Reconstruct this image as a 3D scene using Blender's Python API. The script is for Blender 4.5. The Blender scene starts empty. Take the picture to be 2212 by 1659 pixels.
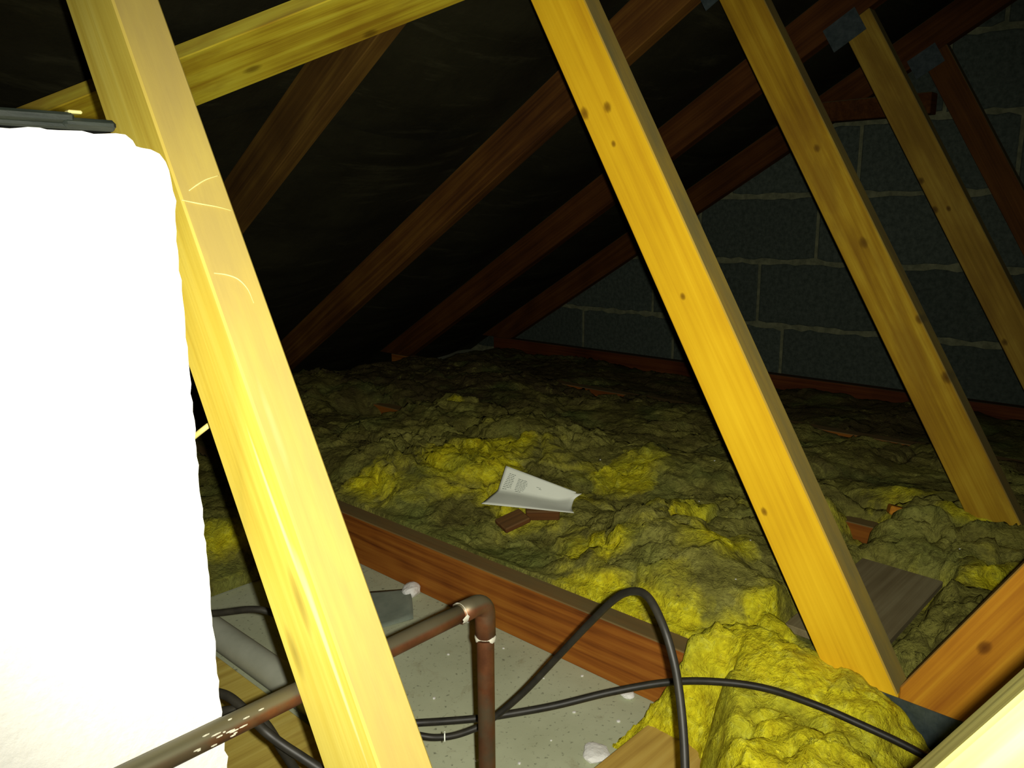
import bpy, bmesh, math, random
import numpy as np
from mathutils import Vector, Matrix

S = bpy.context.scene
COL = S.collection
random.seed(7)

# ------------------------------------------------------------------ camera, world, light, exposure
CAM = Vector((0.0, 0.0, 0.6628))
RIGHT = Vector((0.6858048, -0.7277158, -0.0100744))
UP = Vector((0.1581884, 0.1355378, 0.9780623))
FWD = Vector((0.7103859, 0.6723535, -0.2080687))
cam = bpy.data.cameras.new('camera')
cam.sensor_fit = 'HORIZONTAL'; cam.sensor_width = 36.0
cam.lens = 36.0 * 1755.15 / 2212.0
cam.clip_start = 0.02
cob = bpy.data.objects.new('camera', cam); COL.objects.link(cob)
M = Matrix((RIGHT, UP, -FWD)).transposed().to_4x4(); M.translation = CAM
cob.matrix_world = M
S.camera = cob

world = bpy.data.worlds.new('world'); S.world = world
world.use_nodes = True
world.node_tree.nodes['Background'].inputs[0].default_value = (0.0, 0.0, 0.0, 1)
world.node_tree.nodes['Background'].inputs[1].default_value = 0.0

# the phone's flash, the only light in the loft, a little right of and below its lens
fl = bpy.data.lights.new('phone_flash', 'SPOT')
fl.energy = 46.0; fl.shadow_soft_size = 0.003; fl.color = (1.0, 0.97, 0.84)
fl.spot_size = math.radians(102); fl.spot_blend = 1.0
flo = bpy.data.objects.new('phone_flash', fl); COL.objects.link(flo)
flo.matrix_world = M
flo.location = CAM + RIGHT * 0.0120 + FWD * 0.004

vs = S.view_settings
S.display_settings.display_device = 'sRGB'
vs.view_transform = 'Standard'; vs.look = 'None'; vs.exposure = 0.0; vs.gamma = 1.0
vs.use_curve_mapping = False
S.cycles.max_bounces = 5

# ------------------------------------------------------------------ helpers
def tag(o, label=None, cat=None, group=None, kind=None):
    if label: o['label'] = label
    if cat: o['category'] = cat
    if group: o['group'] = group
    if kind: o['kind'] = kind
    return o

def link(name, mesh, mat=None, parent=None, loc=(0, 0, 0), smooth=False):
    o = bpy.data.objects.new(name, mesh); COL.objects.link(o)
    if mat and not mesh.materials: mesh.materials.append(mat)
    o.location = loc
    if parent: o.parent = parent
    if smooth:
        mesh.polygons.foreach_set('use_smooth', [True] * len(mesh.polygons))
    return o

def empty(name, loc=(0, 0, 0), **k):
    o = bpy.data.objects.new(name, None); COL.objects.link(o)
    o.location = loc; o.empty_display_size = 0.05
    return tag(o, **k)

def pydata(name, v, f):
    m = bpy.data.meshes.new(name); m.from_pydata([tuple(p) for p in v], [], f); m.update()
    return m

def clip(poly, px, py, nx, ny):
    """keep the side of the line through (px,py) that the normal (nx,ny) points to"""
    out = []; n = len(poly)
    d = [(x - px) * nx + (y - py) * ny for x, y in poly]
    for i in range(n):
        j = (i + 1) % n
        if d[i] >= 0: out.append(poly[i])
        if (d[i] > 1e-9 and d[j] < -1e-9) or (d[i] < -1e-9 and d[j] > 1e-9):
            t = d[i] / (d[i] - d[j])
            out.append((poly[i][0] + t * (poly[j][0] - poly[i][0]), poly[i][1] + t * (poly[j][1] - poly[i][1])))
    return out

def finish_bm(bm, name, bevel):
    bmesh.ops.recalc_face_normals(bm, faces=bm.faces)
    if bevel:
        bmesh.ops.bevel(bm, geom=list(bm.edges), offset=bevel, segments=1, affect='EDGES', clamp_overlap=True)
    m = bpy.data.meshes.new(name); bm.to_mesh(m); bm.free()
    return m

def prism(name, poly, origin, ax_u, ax_v, thick, mat, parent, bevel=0.0015):
    """poly (u,v) in a plane with axes ax_u (grain) and ax_v; extruded by thick along ax_u x ax_v.
    The object's own X is the grain direction, so that wood grain follows it."""
    bm = bmesh.new()
    a = [bm.verts.new((u, v, 0)) for u, v in poly]
    b = [bm.verts.new((u, v, thick)) for u, v in poly]
    bm.faces.new(a); bm.faces.new(b[::-1])
    n = len(a)
    for i in range(n): bm.faces.new((a[i], a[(i + 1) % n], b[(i + 1) % n], b[i]))
    m = finish_bm(bm, name, bevel)
    o = link(name, m, mat, parent)
    u = Vector(ax_u).normalized(); v = Vector(ax_v).normalized(); w = u.cross(v)
    R = Matrix((u, v, w)).transposed().to_4x4(); R.translation = Vector(origin)
    o.matrix_basis = R
    return o

def box(name, lo, hi, mat, parent=None, bevel=0.0015, rot=None, at=None):
    bm = bmesh.new()
    bmesh.ops.create_cube(bm, size=1)
    for v in bm.verts:
        v.co = Vector([lo[i] + (hi[i] - lo[i]) * (v.co[i] + .5) for i in range(3)])
    m = finish_bm(bm, name, bevel)
    o = link(name, m, mat, parent)
    if rot: o.rotation_euler = rot
    if at: o.location = at
    return o

def smooth_path(pts, sub=8):
    P = [Vector(p) for p in pts]; P = [2 * P[0] - P[1]] + P + [2 * P[-1] - P[-2]]
    out = []
    for i in range(1, len(P) - 2):
        for k in range(sub):
            t = k / sub; a, b, c, d = P[i - 1], P[i], P[i + 1], P[i + 2]
            out.append(.5 * ((2 * b) + (c - a) * t + (2 * a - 5 * b + 4 * c - d) * t * t + (3 * b - a - 3 * c + d) * t ** 3))
    out.append(P[-2])
    return out

def tube(name, pts, r, mat, parent=None, sub=8, seg=14, rfun=None):
    P = smooth_path(pts, sub) if sub else [Vector(p) for p in pts]
    n = len(P); v = []; f = []
    t0 = (P[1] - P[0]).normalized(); nrm = t0.orthogonal().normalized()
    for i in range(n):
        t = (P[min(i + 1, n - 1)] - P[max(i - 1, 0)]).normalized()
        nrm = (nrm - t * nrm.dot(t)).normalized(); b = t.cross(nrm)
        rr = rfun(i / (n - 1)) * r if rfun else r
        for k in range(seg):
            a = 2 * math.pi * k / seg
            v.append(P[i] + (nrm * math.cos(a) + b * math.sin(a)) * rr)
    for i in range(n - 1):
        for k in range(seg):
            k2 = (k + 1) % seg
            f.append((i * seg + k, i * seg + k2, (i + 1) * seg + k2, (i + 1) * seg + k))
    f.append(tuple(range(seg))[::-1]); f.append(tuple((n - 1) * seg + k for k in range(seg)))
    return link(name, pydata(name, v, f), mat, parent, smooth=True)

# ------------------------------------------------------------------ noise in numpy
def _hash(ix, iy, s):
    h = (ix.astype(np.int64) * 374761393 + iy.astype(np.int64) * 668265263 + s * 1442695041) & 0xffffffff
    h = ((h ^ (h >> 13)) * 1274126177) & 0xffffffff
    return ((h ^ (h >> 16)) & 0xffff) / 65535.0

def vnoise(x, y, s=0):
    ix = np.floor(x); iy = np.floor(y); fx = x - ix; fy = y - iy
    fx = fx * fx * fx * (fx * (fx * 6 - 15) + 10); fy = fy * fy * fy * (fy * (fy * 6 - 15) + 10)
    a = _hash(ix, iy, s); b = _hash(ix + 1, iy, s); c = _hash(ix, iy + 1, s); d = _hash(ix + 1, iy + 1, s)
    return (a * (1 - fx) + b * fx) * (1 - fy) + (c * (1 - fx) + d * fx) * fy

def fbm(x, y, s=0, o=4):
    t = 0; a = .5; n = 0
    for i in range(o):
        t = t + a * vnoise(x * 2 ** i, y * 2 ** i, s + i * 17); n += a; a *= .5
    return t / n

def worley(x, y, s=0):
    """rounded tufts: 1 at a tuft's middle, 0 in the crease between tufts, and the tuft's own random"""
    ix = np.floor(x); iy = np.floor(y); f1 = np.full(x.shape, 9.); f2 = np.full(x.shape, 9.); rid = np.zeros(x.shape)
    for dx in (-1, 0, 1):
        for dy in (-1, 0, 1):
            cx = ix + dx; cy = iy + dy
            px = cx + _hash(cx, cy, s); py = cy + _hash(cx, cy, s + 91)
            d = np.hypot(x - px, y - py)
            new = d < f1
            f2 = np.where(new, f1, np.minimum(f2, d))
            rid = np.where(new, _hash(cx, cy, s + 7), rid); f1 = np.where(new, d, f1)
    return np.clip(1 - f1 / np.maximum(f2, 1e-6), 0, 1) ** .5, f1, rid

# ------------------------------------------------------------------ materials
def nt(name, rough=.8, spec=.2, metal=0.0):
    m = bpy.data.materials.new(name); m.use_nodes = True
    t = m.node_tree; b = t.nodes['Principled BSDF']
    b.inputs['Roughness'].default_value = rough
    b.inputs['Specular IOR Level'].default_value = spec
    b.inputs['Metallic'].default_value = metal
    return m, t, b

def N(t, kind, **inp):
    n = t.nodes.new(kind)
    for k, v in inp.items():
        key = k.replace('_', ' ')
        if key in n.inputs: n.inputs[key].default_value = v
        else: setattr(n, k, v)
    return n

def coords(t, scale=(1, 1, 1), kind='Object', loc=(0, 0, 0)):
    tc = N(t, 'ShaderNodeTexCoord'); mp = N(t, 'ShaderNodeMapping')
    mp.inputs['Scale'].default_value = scale; mp.inputs['Location'].default_value = loc
    t.links.new(tc.outputs[kind], mp.inputs[0]); return mp.outputs[0]

def ramp(t, fac, stops, interp='LINEAR'):
    r = N(t, 'ShaderNodeValToRGB'); r.color_ramp.interpolation = interp
    e = r.color_ramp.elements
    while len(e) < len(stops): e.new(.5)
    for i, (p, c) in enumerate(stops):
        e[i].position = p; e[i].color = (*c, 1) if len(c) == 3 else c
    t.links.new(fac, r.inputs[0]); return r.outputs[0]

def mix(t, a, b, fac, mode='MIX'):
    m = N(t, 'ShaderNodeMix', data_type='RGBA', blend_type=mode)
    for s, v in ((6, a), (7, b)):
        if hasattr(v, 'is_output'): t.links.new(v, m.inputs[s])
        else: m.inputs[s].default_value = (*v, 1)
    if hasattr(fac, 'is_output'): t.links.new(fac, m.inputs[0])
    else: m.inputs[0].default_value = fac
    return m.outputs[2]

def noise(t, vec, scale, detail=4, rough=.6, dist=0.0, out=0):
    n = N(t, 'ShaderNodeTexNoise', Scale=scale, Detail=detail, Roughness=rough, Distortion=dist)
    t.links.new(vec, n.inputs['Vector']); return n.outputs[out]

def math_(t, op, a, b=0.0, clamp=False):
    m = N(t, 'ShaderNodeMath', operation=op, use_clamp=clamp)
    for i, v in enumerate((a, b)):
        if hasattr(v, 'is_output'): t.links.new(v, m.inputs[i])
        else: m.inputs[i].default_value = v
    return m.outputs[0]

def bump(t, b, h, strength=.3, dist=.002):
    n = N(t, 'ShaderNodeBump', Strength=strength, Distance=dist)
    t.links.new(h, n.inputs['Height']); t.links.new(n.outputs[0], b.inputs['Normal'])

def wood(name, dark, mid, light, knots=(), seed=0.0, grain=1.0, stain=None, scratches=False, rough=.75, contrast=1.0, dust=.75, dustc=(.16, .15, .065)):
    """sawn softwood, grain along the object's X; knots = (x, y, radius) in the object's own metres"""
    m, t, b = nt(name, rough, .15)
    v0 = coords(t, (1, 1, 1), loc=(seed, seed * .7, seed * .3))
    vobj = coords(t)
    # rings: a slow stretched noise read through a sine gives the flame figure
    big = noise(t, coords(t, (.7, 10, 10), loc=(seed, seed, seed)), 1.0, 1, .4)
    wv = math_(t, 'SINE', math_(t, 'MULTIPLY', big, 60.0 * grain))
    wv = math_(t, 'MULTIPLY_ADD', wv, .5); t.nodes[-1].inputs[2].default_value = .5
    fine = noise(t, coords(t, (4, 160, 160), loc=(seed, 0, 0)), 1.0, 3, .6)
    fac = math_(t, 'ADD', math_(t, 'MULTIPLY', wv, .20), math_(t, 'MULTIPLY', fine, .80))
    blot = noise(t, v0, 5.0, 3, .55)
    fac = math_(t, 'ADD', fac, math_(t, 'MULTIPLY_ADD', blot, .9)); t.nodes[-2].inputs[2].default_value = -.45
    fac = math_(t, 'MULTIPLY_ADD', math_(t, 'SUBTRACT', fac, .5), contrast); t.nodes[-1].inputs[2].default_value = .5
    c = ramp(t, fac, ((.18, dark), (.5, mid), (.82, light)))
    hgt = fac
    for kn in knots:
        kx, ky, kr = kn[:3]; el = kn[3] if len(kn) > 3 else 1.4; ks = kn[4] if len(kn) > 4 else .8
        mp = N(t, 'ShaderNodeMapping'); t.links.new(vobj, mp.inputs[0])
        mp.inputs['Location'].default_value = (-kx / (el * kr), -ky / kr, 0)
        mp.inputs['Scale'].default_value = (1 / (el * kr), 1 / kr, .15 / kr)
        ln = N(t, 'ShaderNodeVectorMath', operation='LENGTH'); t.links.new(mp.outputs[0], ln.inputs[0])
        d = math_(t, 'ADD', ln.outputs['Value'], math_(t, 'MULTIPLY', math_(t, 'SUBTRACT', fine, .5), .6))
        core = ramp(t, d, ((.0, (1, 1, 1)), (.5, (.75, .75, .75)), (1.1 / 1.2, (0, 0, 0))))
        halo = ramp(t, d, ((.0, (1, 1, 1)), (2.4 / 3, (.0, .0, .0))))
        c = mix(t, c, tuple(x * .55 for x in mid), math_(t, 'MULTIPLY', halo, .5))
        c = mix(t, c, (dark[0] * .28, dark[1] * .2, dark[2] * .2), math_(t, 'MULTIPLY', core, ks))
    if stain:
        st = ramp(t, noise(t, coords(t, (2.2, 9, 9), loc=(seed * 2, 0, 0)), 1.8, 5, .6), ((.5, (0, 0, 0)), (.62, (1, 1, 1))))
        c = mix(t, c, stain, math_(t, 'MULTIPLY', st, .55))
    if scratches:
        sc = noise(t, coords(t, (3, 60, 60), loc=(4, 2, 0)), 1.0, 1, .3)
        c = mix(t, c, (.9, .8, .45), ramp(t, sc, ((.70, (0, 0, 0)), (.73, (.6, .6, .6)))))
    if dust:                                            # years of dust lying on whatever faces up
        ge = N(t, 'ShaderNodeNewGeometry'); sp_ = N(t, 'ShaderNodeSeparateXYZ'); t.links.new(ge.outputs['True Normal'], sp_.inputs[0])
        up_ = math_(t, 'MULTIPLY', math_(t, 'SUBTRACT', sp_.outputs[2], .25), 6.0, True)
        dn = noise(t, coords(t, (6, 30, 30)), 1.5, 4, .6)
        up_ = math_(t, 'MULTIPLY', up_, math_(t, 'MULTIPLY_ADD', dn, .7)); t.nodes[-2].inputs[2].default_value = .55
        c = mix(t, c, dustc, math_(t, 'MULTIPLY', up_, dust, True))
    t.links.new(c, b.inputs['Base Color'])
    bump(t, b, hgt, .25, .0012)
    return m

PINE = ((.40, .21, .012), (.62, .40, .022), (.78, .56, .045))
PINE_W = ((.48, .33, .035), (.64, .50, .070), (.74, .62, .12))
RED = ((.13, .034, .006), (.29, .092, .012), (.40, .15, .02))
RUST = ((.045, .014, .003), (.085, .028, .005), (.13, .048, .009))

def simple(name, c1, c2, scale=30, rough=.8, spec=.2, metal=0, b_=.2, dist=.001, stretch=(1, 1, 1)):
    m, t, b = nt(name, rough, spec, metal)
    f = noise(t, coords(t, stretch), scale, 5, .65)
    t.links.new(ramp(t, f, ((.35, c1), (.65, c2))), b.inputs['Base Color'])
    bump(t, b, f, b_, dist); return m

def m_plaster():
    m, t, b = nt('plasterboard_back', .9, .1)
    v = coords(t)
    c = ramp(t, noise(t, v, 6, 4, .6), ((.3, (.46, .49, .32)), (.7, (.60, .64, .44))))
    sp = noise(t, coords(t, (1, 1, 1), loc=(3, 1, 0)), 160, 2, .5)
    c = mix(t, c, (.17, .18, .12), ramp(t, sp, ((.62, (0, 0, 0)), (.74, (.8, .8, .8)))))
    du = noise(t, v, 14, 6, .75, 1.0)
    c = mix(t, c, (.28, .23, .12), ramp(t, du, ((.58, (0, 0, 0)), (.75, (.6, .6, .6)))))
    t.links.new(c, b.inputs['Base Color']); bump(t, b, sp, .2, .0006)
    return m

def m_wool():
    m, t, b = nt('mineral_wool', .95, .05)
    v = coords(t)
    at = N(t, 'ShaderNodeAttribute', attribute_name='fresh_falloff')
    n1 = noise(t, v, 11, 5, .65, .6)
    n2 = noise(t, coords(t, (1, 1, 1), loc=(5, 3, 1)), 55, 4, .7, .4)
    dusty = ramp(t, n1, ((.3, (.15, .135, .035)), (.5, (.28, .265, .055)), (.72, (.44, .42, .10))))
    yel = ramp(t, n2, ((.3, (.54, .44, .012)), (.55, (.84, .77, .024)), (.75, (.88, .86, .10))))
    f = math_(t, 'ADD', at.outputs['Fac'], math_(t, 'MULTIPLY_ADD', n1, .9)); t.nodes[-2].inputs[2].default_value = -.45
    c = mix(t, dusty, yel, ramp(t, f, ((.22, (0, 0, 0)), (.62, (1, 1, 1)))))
    c = mix(t, c, (.075, .055, .025), ramp(t, math_(t, 'MULTIPLY', at.outputs['Fac'], -1.0), ((.12, (0, 0, 0)), (.8, (.92, .92, .92)))))  # negative values turn dark brown: dimness of the far bays painted into the wool
    # green-grey dust and dark crumbs of soot on it
    g = noise(t, coords(t, (1, 1, 1), loc=(9, 9, 0)), 7, 3, .5)
    c = mix(t, c, (.14, .21, .05), ramp(t, g, ((.52, (0, 0, 0)), (.72, (.5, .5, .5)))))
    sp = noise(t, coords(t, (1, 1, 1), loc=(1, 7, 0)), 120, 3, .6)
    c = mix(t, c, (.05, .045, .02), ramp(t, sp, ((.66, (0, 0, 0)), (.74, (.6, .6, .6)))))
    keep = math_(t, 'SUBTRACT', 1.0, math_(t, 'MULTIPLY', at.outputs['Fac'], .75, True), True)
    rg = noise(t, coords(t, (1, .6, 1), loc=(2, 8, 0)), 38, 6, .75, 2.0)
    c = mix(t, c, (.10, .09, .025), math_(t, 'MULTIPLY', ramp(t, rg, ((.50, (0, 0, 0)), (.66, (.75, .75, .75)))), keep))
    lt = noise(t, coords(t, (1, .7, 1), loc=(7, 4, 2)), 24, 5, .7, 1.2)
    c = mix(t, c, (.56, .54, .12), ramp(t, lt, ((.58, (0, 0, 0)), (.72, (.40, .40, .40)))))
    t.links.new(c, b.inputs['Base Color'])
    fb = math_(t, 'ADD', math_(t, 'MULTIPLY', noise(t, v, 90, 6, .7, 1.5), .5), n2)
    bump(t, b, fb, 1.0, .009)
    return m

def m_felt():
    m, t, b = nt('bitumen_felt', .85, .15)
    v = coords(t)
    c = ramp(t, noise(t, v, 4, 5, .7), ((.3, (.011, .010, .004)), (.7, (.028, .026, .011))))
    s = noise(t, coords(t, (3.0, 22, 22)), 1.0, 5, .65)
    c = mix(t, c, (.085, .080, .040), ramp(t, s, ((.56, (0, 0, 0)), (.8, (.55, .55, .55)))))
    t.links.new(c, b.inputs['Base Color']); bump(t, b, noise(t, v, 60, 4, .7), .5, .003)
    return m

def m_block(i):
    k = (.88, 1.0, 1.12)[i]
    return simple('concrete_block_%s' % 'abc'[i], (.048 * k, .062 * k, .048 * k), (.085 * k, .105 * k, .082 * k), 70, .95, .05, 0, .8, .004)

FLOOR = m_plaster(); WOOL = m_wool(); FELT = m_felt(); BLOCK = [m_block(i) for i in range(3)]
MORTAR = simple('mortar', (.12, .13, .075), (.22, .23, .13), 40, .95, .05, 0, .6, .004)
RENDER = simple('plain_blockwork', (.06, .07, .055), (.09, .10, .08), 20, .95, .05)
STEEL = simple('galvanised_steel', (.06, .085, .085), (.12, .155, .155), 50, .45, .5, .6, .2, .0005)
COPPER = None
def m_copper():
    m, t, b = nt('dull_copper', .48, .4, .55)
    n = noise(t, coords(t, (1, 1, 1)), 28, 5, .65)
    c = ramp(t, n, ((.3, (.075, .027, .011)), (.55, (.145, .055, .021)), (.75, (.20, .09, .038))))
    c = mix(t, c, (.085, .082, .048), ramp(t, noise(t, coords(t, (1, 1, 1), loc=(2, 2, 2)), 16, 4, .6), ((.48, (0, 0, 0)), (.62, (.7, .7, .7)))))
    ge = N(t, 'ShaderNodeNewGeometry'); sp_ = N(t, 'ShaderNodeSeparateXYZ'); t.links.new(ge.outputs['Normal'], sp_.inputs[0])
    up_ = math_(t, 'MULTIPLY', math_(t, 'SUBTRACT', sp_.outputs[2], .25), 3.0, True)
    c = mix(t, c, (.105, .10, .058), math_(t, 'MULTIPLY', up_, .85))
    t.links.new(c, b.inputs['Base Color']); bump(t, b, n, .2, .0005); return m
COPPER = m_copper()
CABLE = simple('black_cable_sheath', (.012, .011, .008), (.022, .020, .014), 60, .5, .3, 0, .1, .0003)
CREAM = simple('cream_cable_sheath', (.60, .52, .16), (.72, .64, .24), 40, .6, .3)
FOAM = simple('white_polystyrene', (.80, .80, .76), (.88, .88, .84), 140, .9, .1, 0, .5, .002)
LID = simple('dark_grey_plastic', (.008, .012, .009), (.022, .028, .020), 35, .5, .4, 0, .4, .001, (1, 6, 6))
TANK = simple('black_tank_plastic', (.01, .01, .01), (.02, .02, .02), 20, .5, .4)
PIPEG = simple('grey_waste_pipe', (.38, .40, .31), (.48, .50, .40), 12, .6, .3)
PAPER = simple('white_paper', (.80, .84, .72), (.86, .90, .78), 6, .85, .1)
INK = simple('grey_ink', (.10, .12, .10), (.16, .18, .15), 30, .9, .1)
FLUX = simple('white_solder_flux', (.36, .35, .27), (.52, .50, .40), 120, .8, .2)
SHEET = simple('grey_sheet', (.20, .24, .19), (.28, .32, .25), 20, .85, .1)
CHIP = wood('weathered_board', (.15, .115, .055), (.22, .18, .09), (.30, .26, .14), seed=4.2, dust=0)

# ------------------------------------------------------------------ the loft's numbers
T = .036; HC = .0935; X0 = .2571; DX = .6
TH = .5335; YR = 2.684; HR = .0933; RIDGE = -.97
tanth = math.tan(TH); XW = 2.7304
def under(y): return (YR - y) * tanth                       # height of the rafters' underside
NU = (math.sin(TH), math.cos(TH))                           # the slope's outward normal in (y, z)

# ------------------------------------------------------------------ setting: floor, gable walls, roof lining
fl_o = box('floor', (-2.2, -4.9, -.02), (XW, 3.0, 0), FLOOR, bevel=0); tag(fl_o, kind='structure')

def roofline(poly, drop):
    """clip a polygon (y,z) under both roof slopes"""
    top = HR / math.cos(TH) - drop
    poly = clip(poly, YR, top, -NU[0], -NU[1])
    if len(poly) > 2: poly = clip(poly, 2 * RIDGE - YR, top, NU[0], -NU[1])
    return poly

def wall_mesh(x0, x1, drop):
    poly = roofline([(-4.9, 0), (3.0, 0), (3.0, 4), (-4.9, 4)], drop)
    bm = bmesh.new(); a = [bm.verts.new((x0, y, z)) for y, z in poly]; b = [bm.verts.new((x1, y, z)) for y, z in poly]
    bm.faces.new(a); bm.faces.new(b[::-1])
    for i in range(len(a)): bm.faces.new((a[i], a[(i + 1) % len(a)], b[(i + 1) % len(a)], b[i]))
    return finish_bm(bm, 'wall', 0)
wb = link('wall_back', wall_mesh(XW + .001, XW + .1, -.005), MORTAR); tag(wb, kind='structure')
wf = link('wall_front', wall_mesh(-2.2, -2.1, 0), RENDER); tag(wf, kind='structure')
# blocks of the gable, one by one
Z0 = .2547; first = [1.226, 1.324, 1.123, 1.001, 1.21, 1.07, 1.28, 1.15, 1.02, 1.25]
for r in range(-1, 9):
    z0 = Z0 + .225 * (r - 0) - .0; zb = z0 + .009; zt = z0 + .225 - .009
    if r == -1: zb = .03
    ph = first[(r + 1) % 10] % .4475
    y = -2.2 + ph
    k = 0
    while y < 2.9:
        rr = random.Random(r * 97 + k)
        j = lambda a: rr.uniform(-a, a)
        ya, yb = y + .006, y + .4475 - .006
        pts = []
        nseg = 14
        for i in range(nseg + 1): pts.append((ya + (yb - ya) * i / nseg, zb + j(.0045) - (.004 if i in (0, nseg) else 0) * -1))
        for i in range(nseg + 1): pts.append((yb + (ya - yb) * i / nseg, zt + j(.005) - (.004 if i in (0, nseg) else 0)))
        pts = roofline(pts, .0)
        y += .4475; k += 1
        if len(pts) < 3: continue
        ar = abs(sum(pts[i][0] * pts[(i + 1) % len(pts)][1] - pts[(i + 1) % len(pts)][0] * pts[i][1] for i in range(len(pts)))) / 2
        if ar < .004: continue
        pr = rr.uniform(.0025, .0045)
        n = len(pts)
        cy = sum(p[0] for p in pts) / n; cz = sum(p[1] for p in pts) / n
        inn = [(cy + (a - cy) * .985, cz + (b - cz) * .97) for a, b in pts]
        v = [(XW - pr, a, b) for a, b in inn] + [(XW - pr + .0022, a, b) for a, b in pts] + [(XW + .0015, a, b) for a, b in pts]
        f = [tuple(range(n))]
        for q in range(2):
            for i in range(n): f.append((q * n + i, (q + 1) * n + i, (q + 1) * n + (i + 1) % n, q * n + (i + 1) % n))
        o = link('block', pydata('block', v, f), BLOCK[rr.randrange(3)], wb)

# roofing felt draped over the rafters, strip by strip, sagging between them
ceil = None
def felt_strip(s0, s1, layer, side, parent):
    xs = np.linspace(-2.15, XW, 260); ss = np.linspace(s0, s1, 46)
    X, Sg = np.meshgrid(xs, ss)
    u = ((X - X0 - T / 2) / DX) % 1.0
    sag = np.sin(np.pi * np.clip((u - .03) / .94, 0, 1)) ** 1.1
    e = (Sg - s0) / (s1 - s0)                                   # 0 at the lower edge, 1 at the strip's top edge
    bay = np.floor((X - X0 - T / 2) / DX)
    depth = .028 + .022 * vnoise(bay * 3.3 + 5, Sg * 2.2, 3) + .018 * np.clip((e - .75) / .25, 0, 1) * layer[1]
    wr = (fbm(X * 2.2, Sg * 14, 5 + layer[0], 3) - .5) * .022 * sag
    n = HR + .004 + layer[0] * .003 - sag * depth + wr
    # distance from the eave line along the slope -> y, z
    yy = YR - Sg * math.cos(TH) + n * NU[0]; zz = Sg * math.sin(TH) + n * NU[1]
    if side < 0: yy = 2 * RIDGE - yy
    v = np.stack([X, yy, zz], -1).reshape(-1, 3)
    nx = len(xs); ny = len(ss)
    idx = np.arange(nx * ny).reshape(ny, nx)
    f = np.stack([idx[:-1, :-1], idx[:-1, 1:], idx[1:, 1:], idx[1:, :-1]], -1).reshape(-1, 4)
    o = link('felt_strip', pydata('felt_strip', v.tolist(), f.tolist()), FELT, parent, smooth=True)
    return o
SMAX = (YR - RIDGE) / math.cos(TH) + .05
S_LAP = 1.52
ceil = bpy.data.objects.new('ceiling', pydata('ceiling',
    [(-2.2, RIDGE - .12, under(RIDGE) + .09), (XW + .1, RIDGE - .12, under(RIDGE) + .09), (XW + .1, RIDGE + .12, under(RIDGE) + .09),
     (-2.2, RIDGE + .12, under(RIDGE) + .09), (-2.2, RIDGE, under(RIDGE) + .16), (XW + .1, RIDGE, under(RIDGE) + .16)],
    [(0, 1, 5, 4), (4, 5, 2, 3)]))
COL.objects.link(ceil); ceil.data.materials.append(FELT); tag(ceil, kind='structure')
edges = [-.25, .66, S_LAP, 2.38, 3.24, SMAX]
for side in (1, -1):
    for i in range(5):
        felt_strip(edges[i] - (.12 if i else 0), edges[i + 1], (i, 1 if i in (1, 2) else .4), side, ceil)

# ------------------------------------------------------------------ roof trusses
cot = 1 / math.tan(1.0548)
def toaxes(poly, org, ang):
    c, s = math.cos(ang), math.sin(ang)
    return [((y - org[0]) * c + (z - org[1]) * s, -(y - org[0]) * s + (z - org[1]) * c) for y, z in poly]

def member(name, poly, org, ang, mat, parent, mirror=False, thick=T, xoff=0.0, bevel=.0015):
    """a timber of a truss: polygon (y,z) in the truss plane, grain along ang"""
    if mirror:
        poly = [(2 * RIDGE - y, z) for y, z in poly][::-1]; org = (2 * RIDGE - org[0], org[1]); ang = math.pi - ang
    q = toaxes(poly, org, ang)
    c, s = math.cos(ang), math.sin(ang)
    return prism(name, q, (xoff, org[0], org[1]), (0, c, s), (0, -s, c), thick, mat, parent, bevel)

def nail_plate(y, z, w, h, ang, parent, back=False):
    bm = bmesh.new()
    bmesh.ops.create_cube(bm, size=1)
    for v in bm.verts: v.co = Vector((v.co.x * w, v.co.y * h, v.co.z * .0012))
    # rows of punched teeth, as small raised slots
    nx, ny = int(w / .012), int(h / .010)
    for i in range(nx):
        for j in range(ny):
            cx = (i + .5) / nx * w - w / 2; cy = (j + .5) / ny * h - h / 2
            r = bmesh.ops.create_cube(bm, size=1)['verts']
            for v in r: v.co = Vector((cx + v.co.x * .0035, cy + v.co.y * .0065, -.0006 + v.co.z * .0008))
    m = finish_bm(bm, 'nail_plate', 0)
    o = link('nail_plate', m, STEEL, parent)
    c, s = math.cos(ang), math.sin(ang)
    R = Matrix(((0, c, s), (0, -s, c), (1, 0, 0))).transposed().to_4x4()
    R.translation = Vector((T + .0006 if back else -.0006, y, z)); o.matrix_basis = R
    return o

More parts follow.
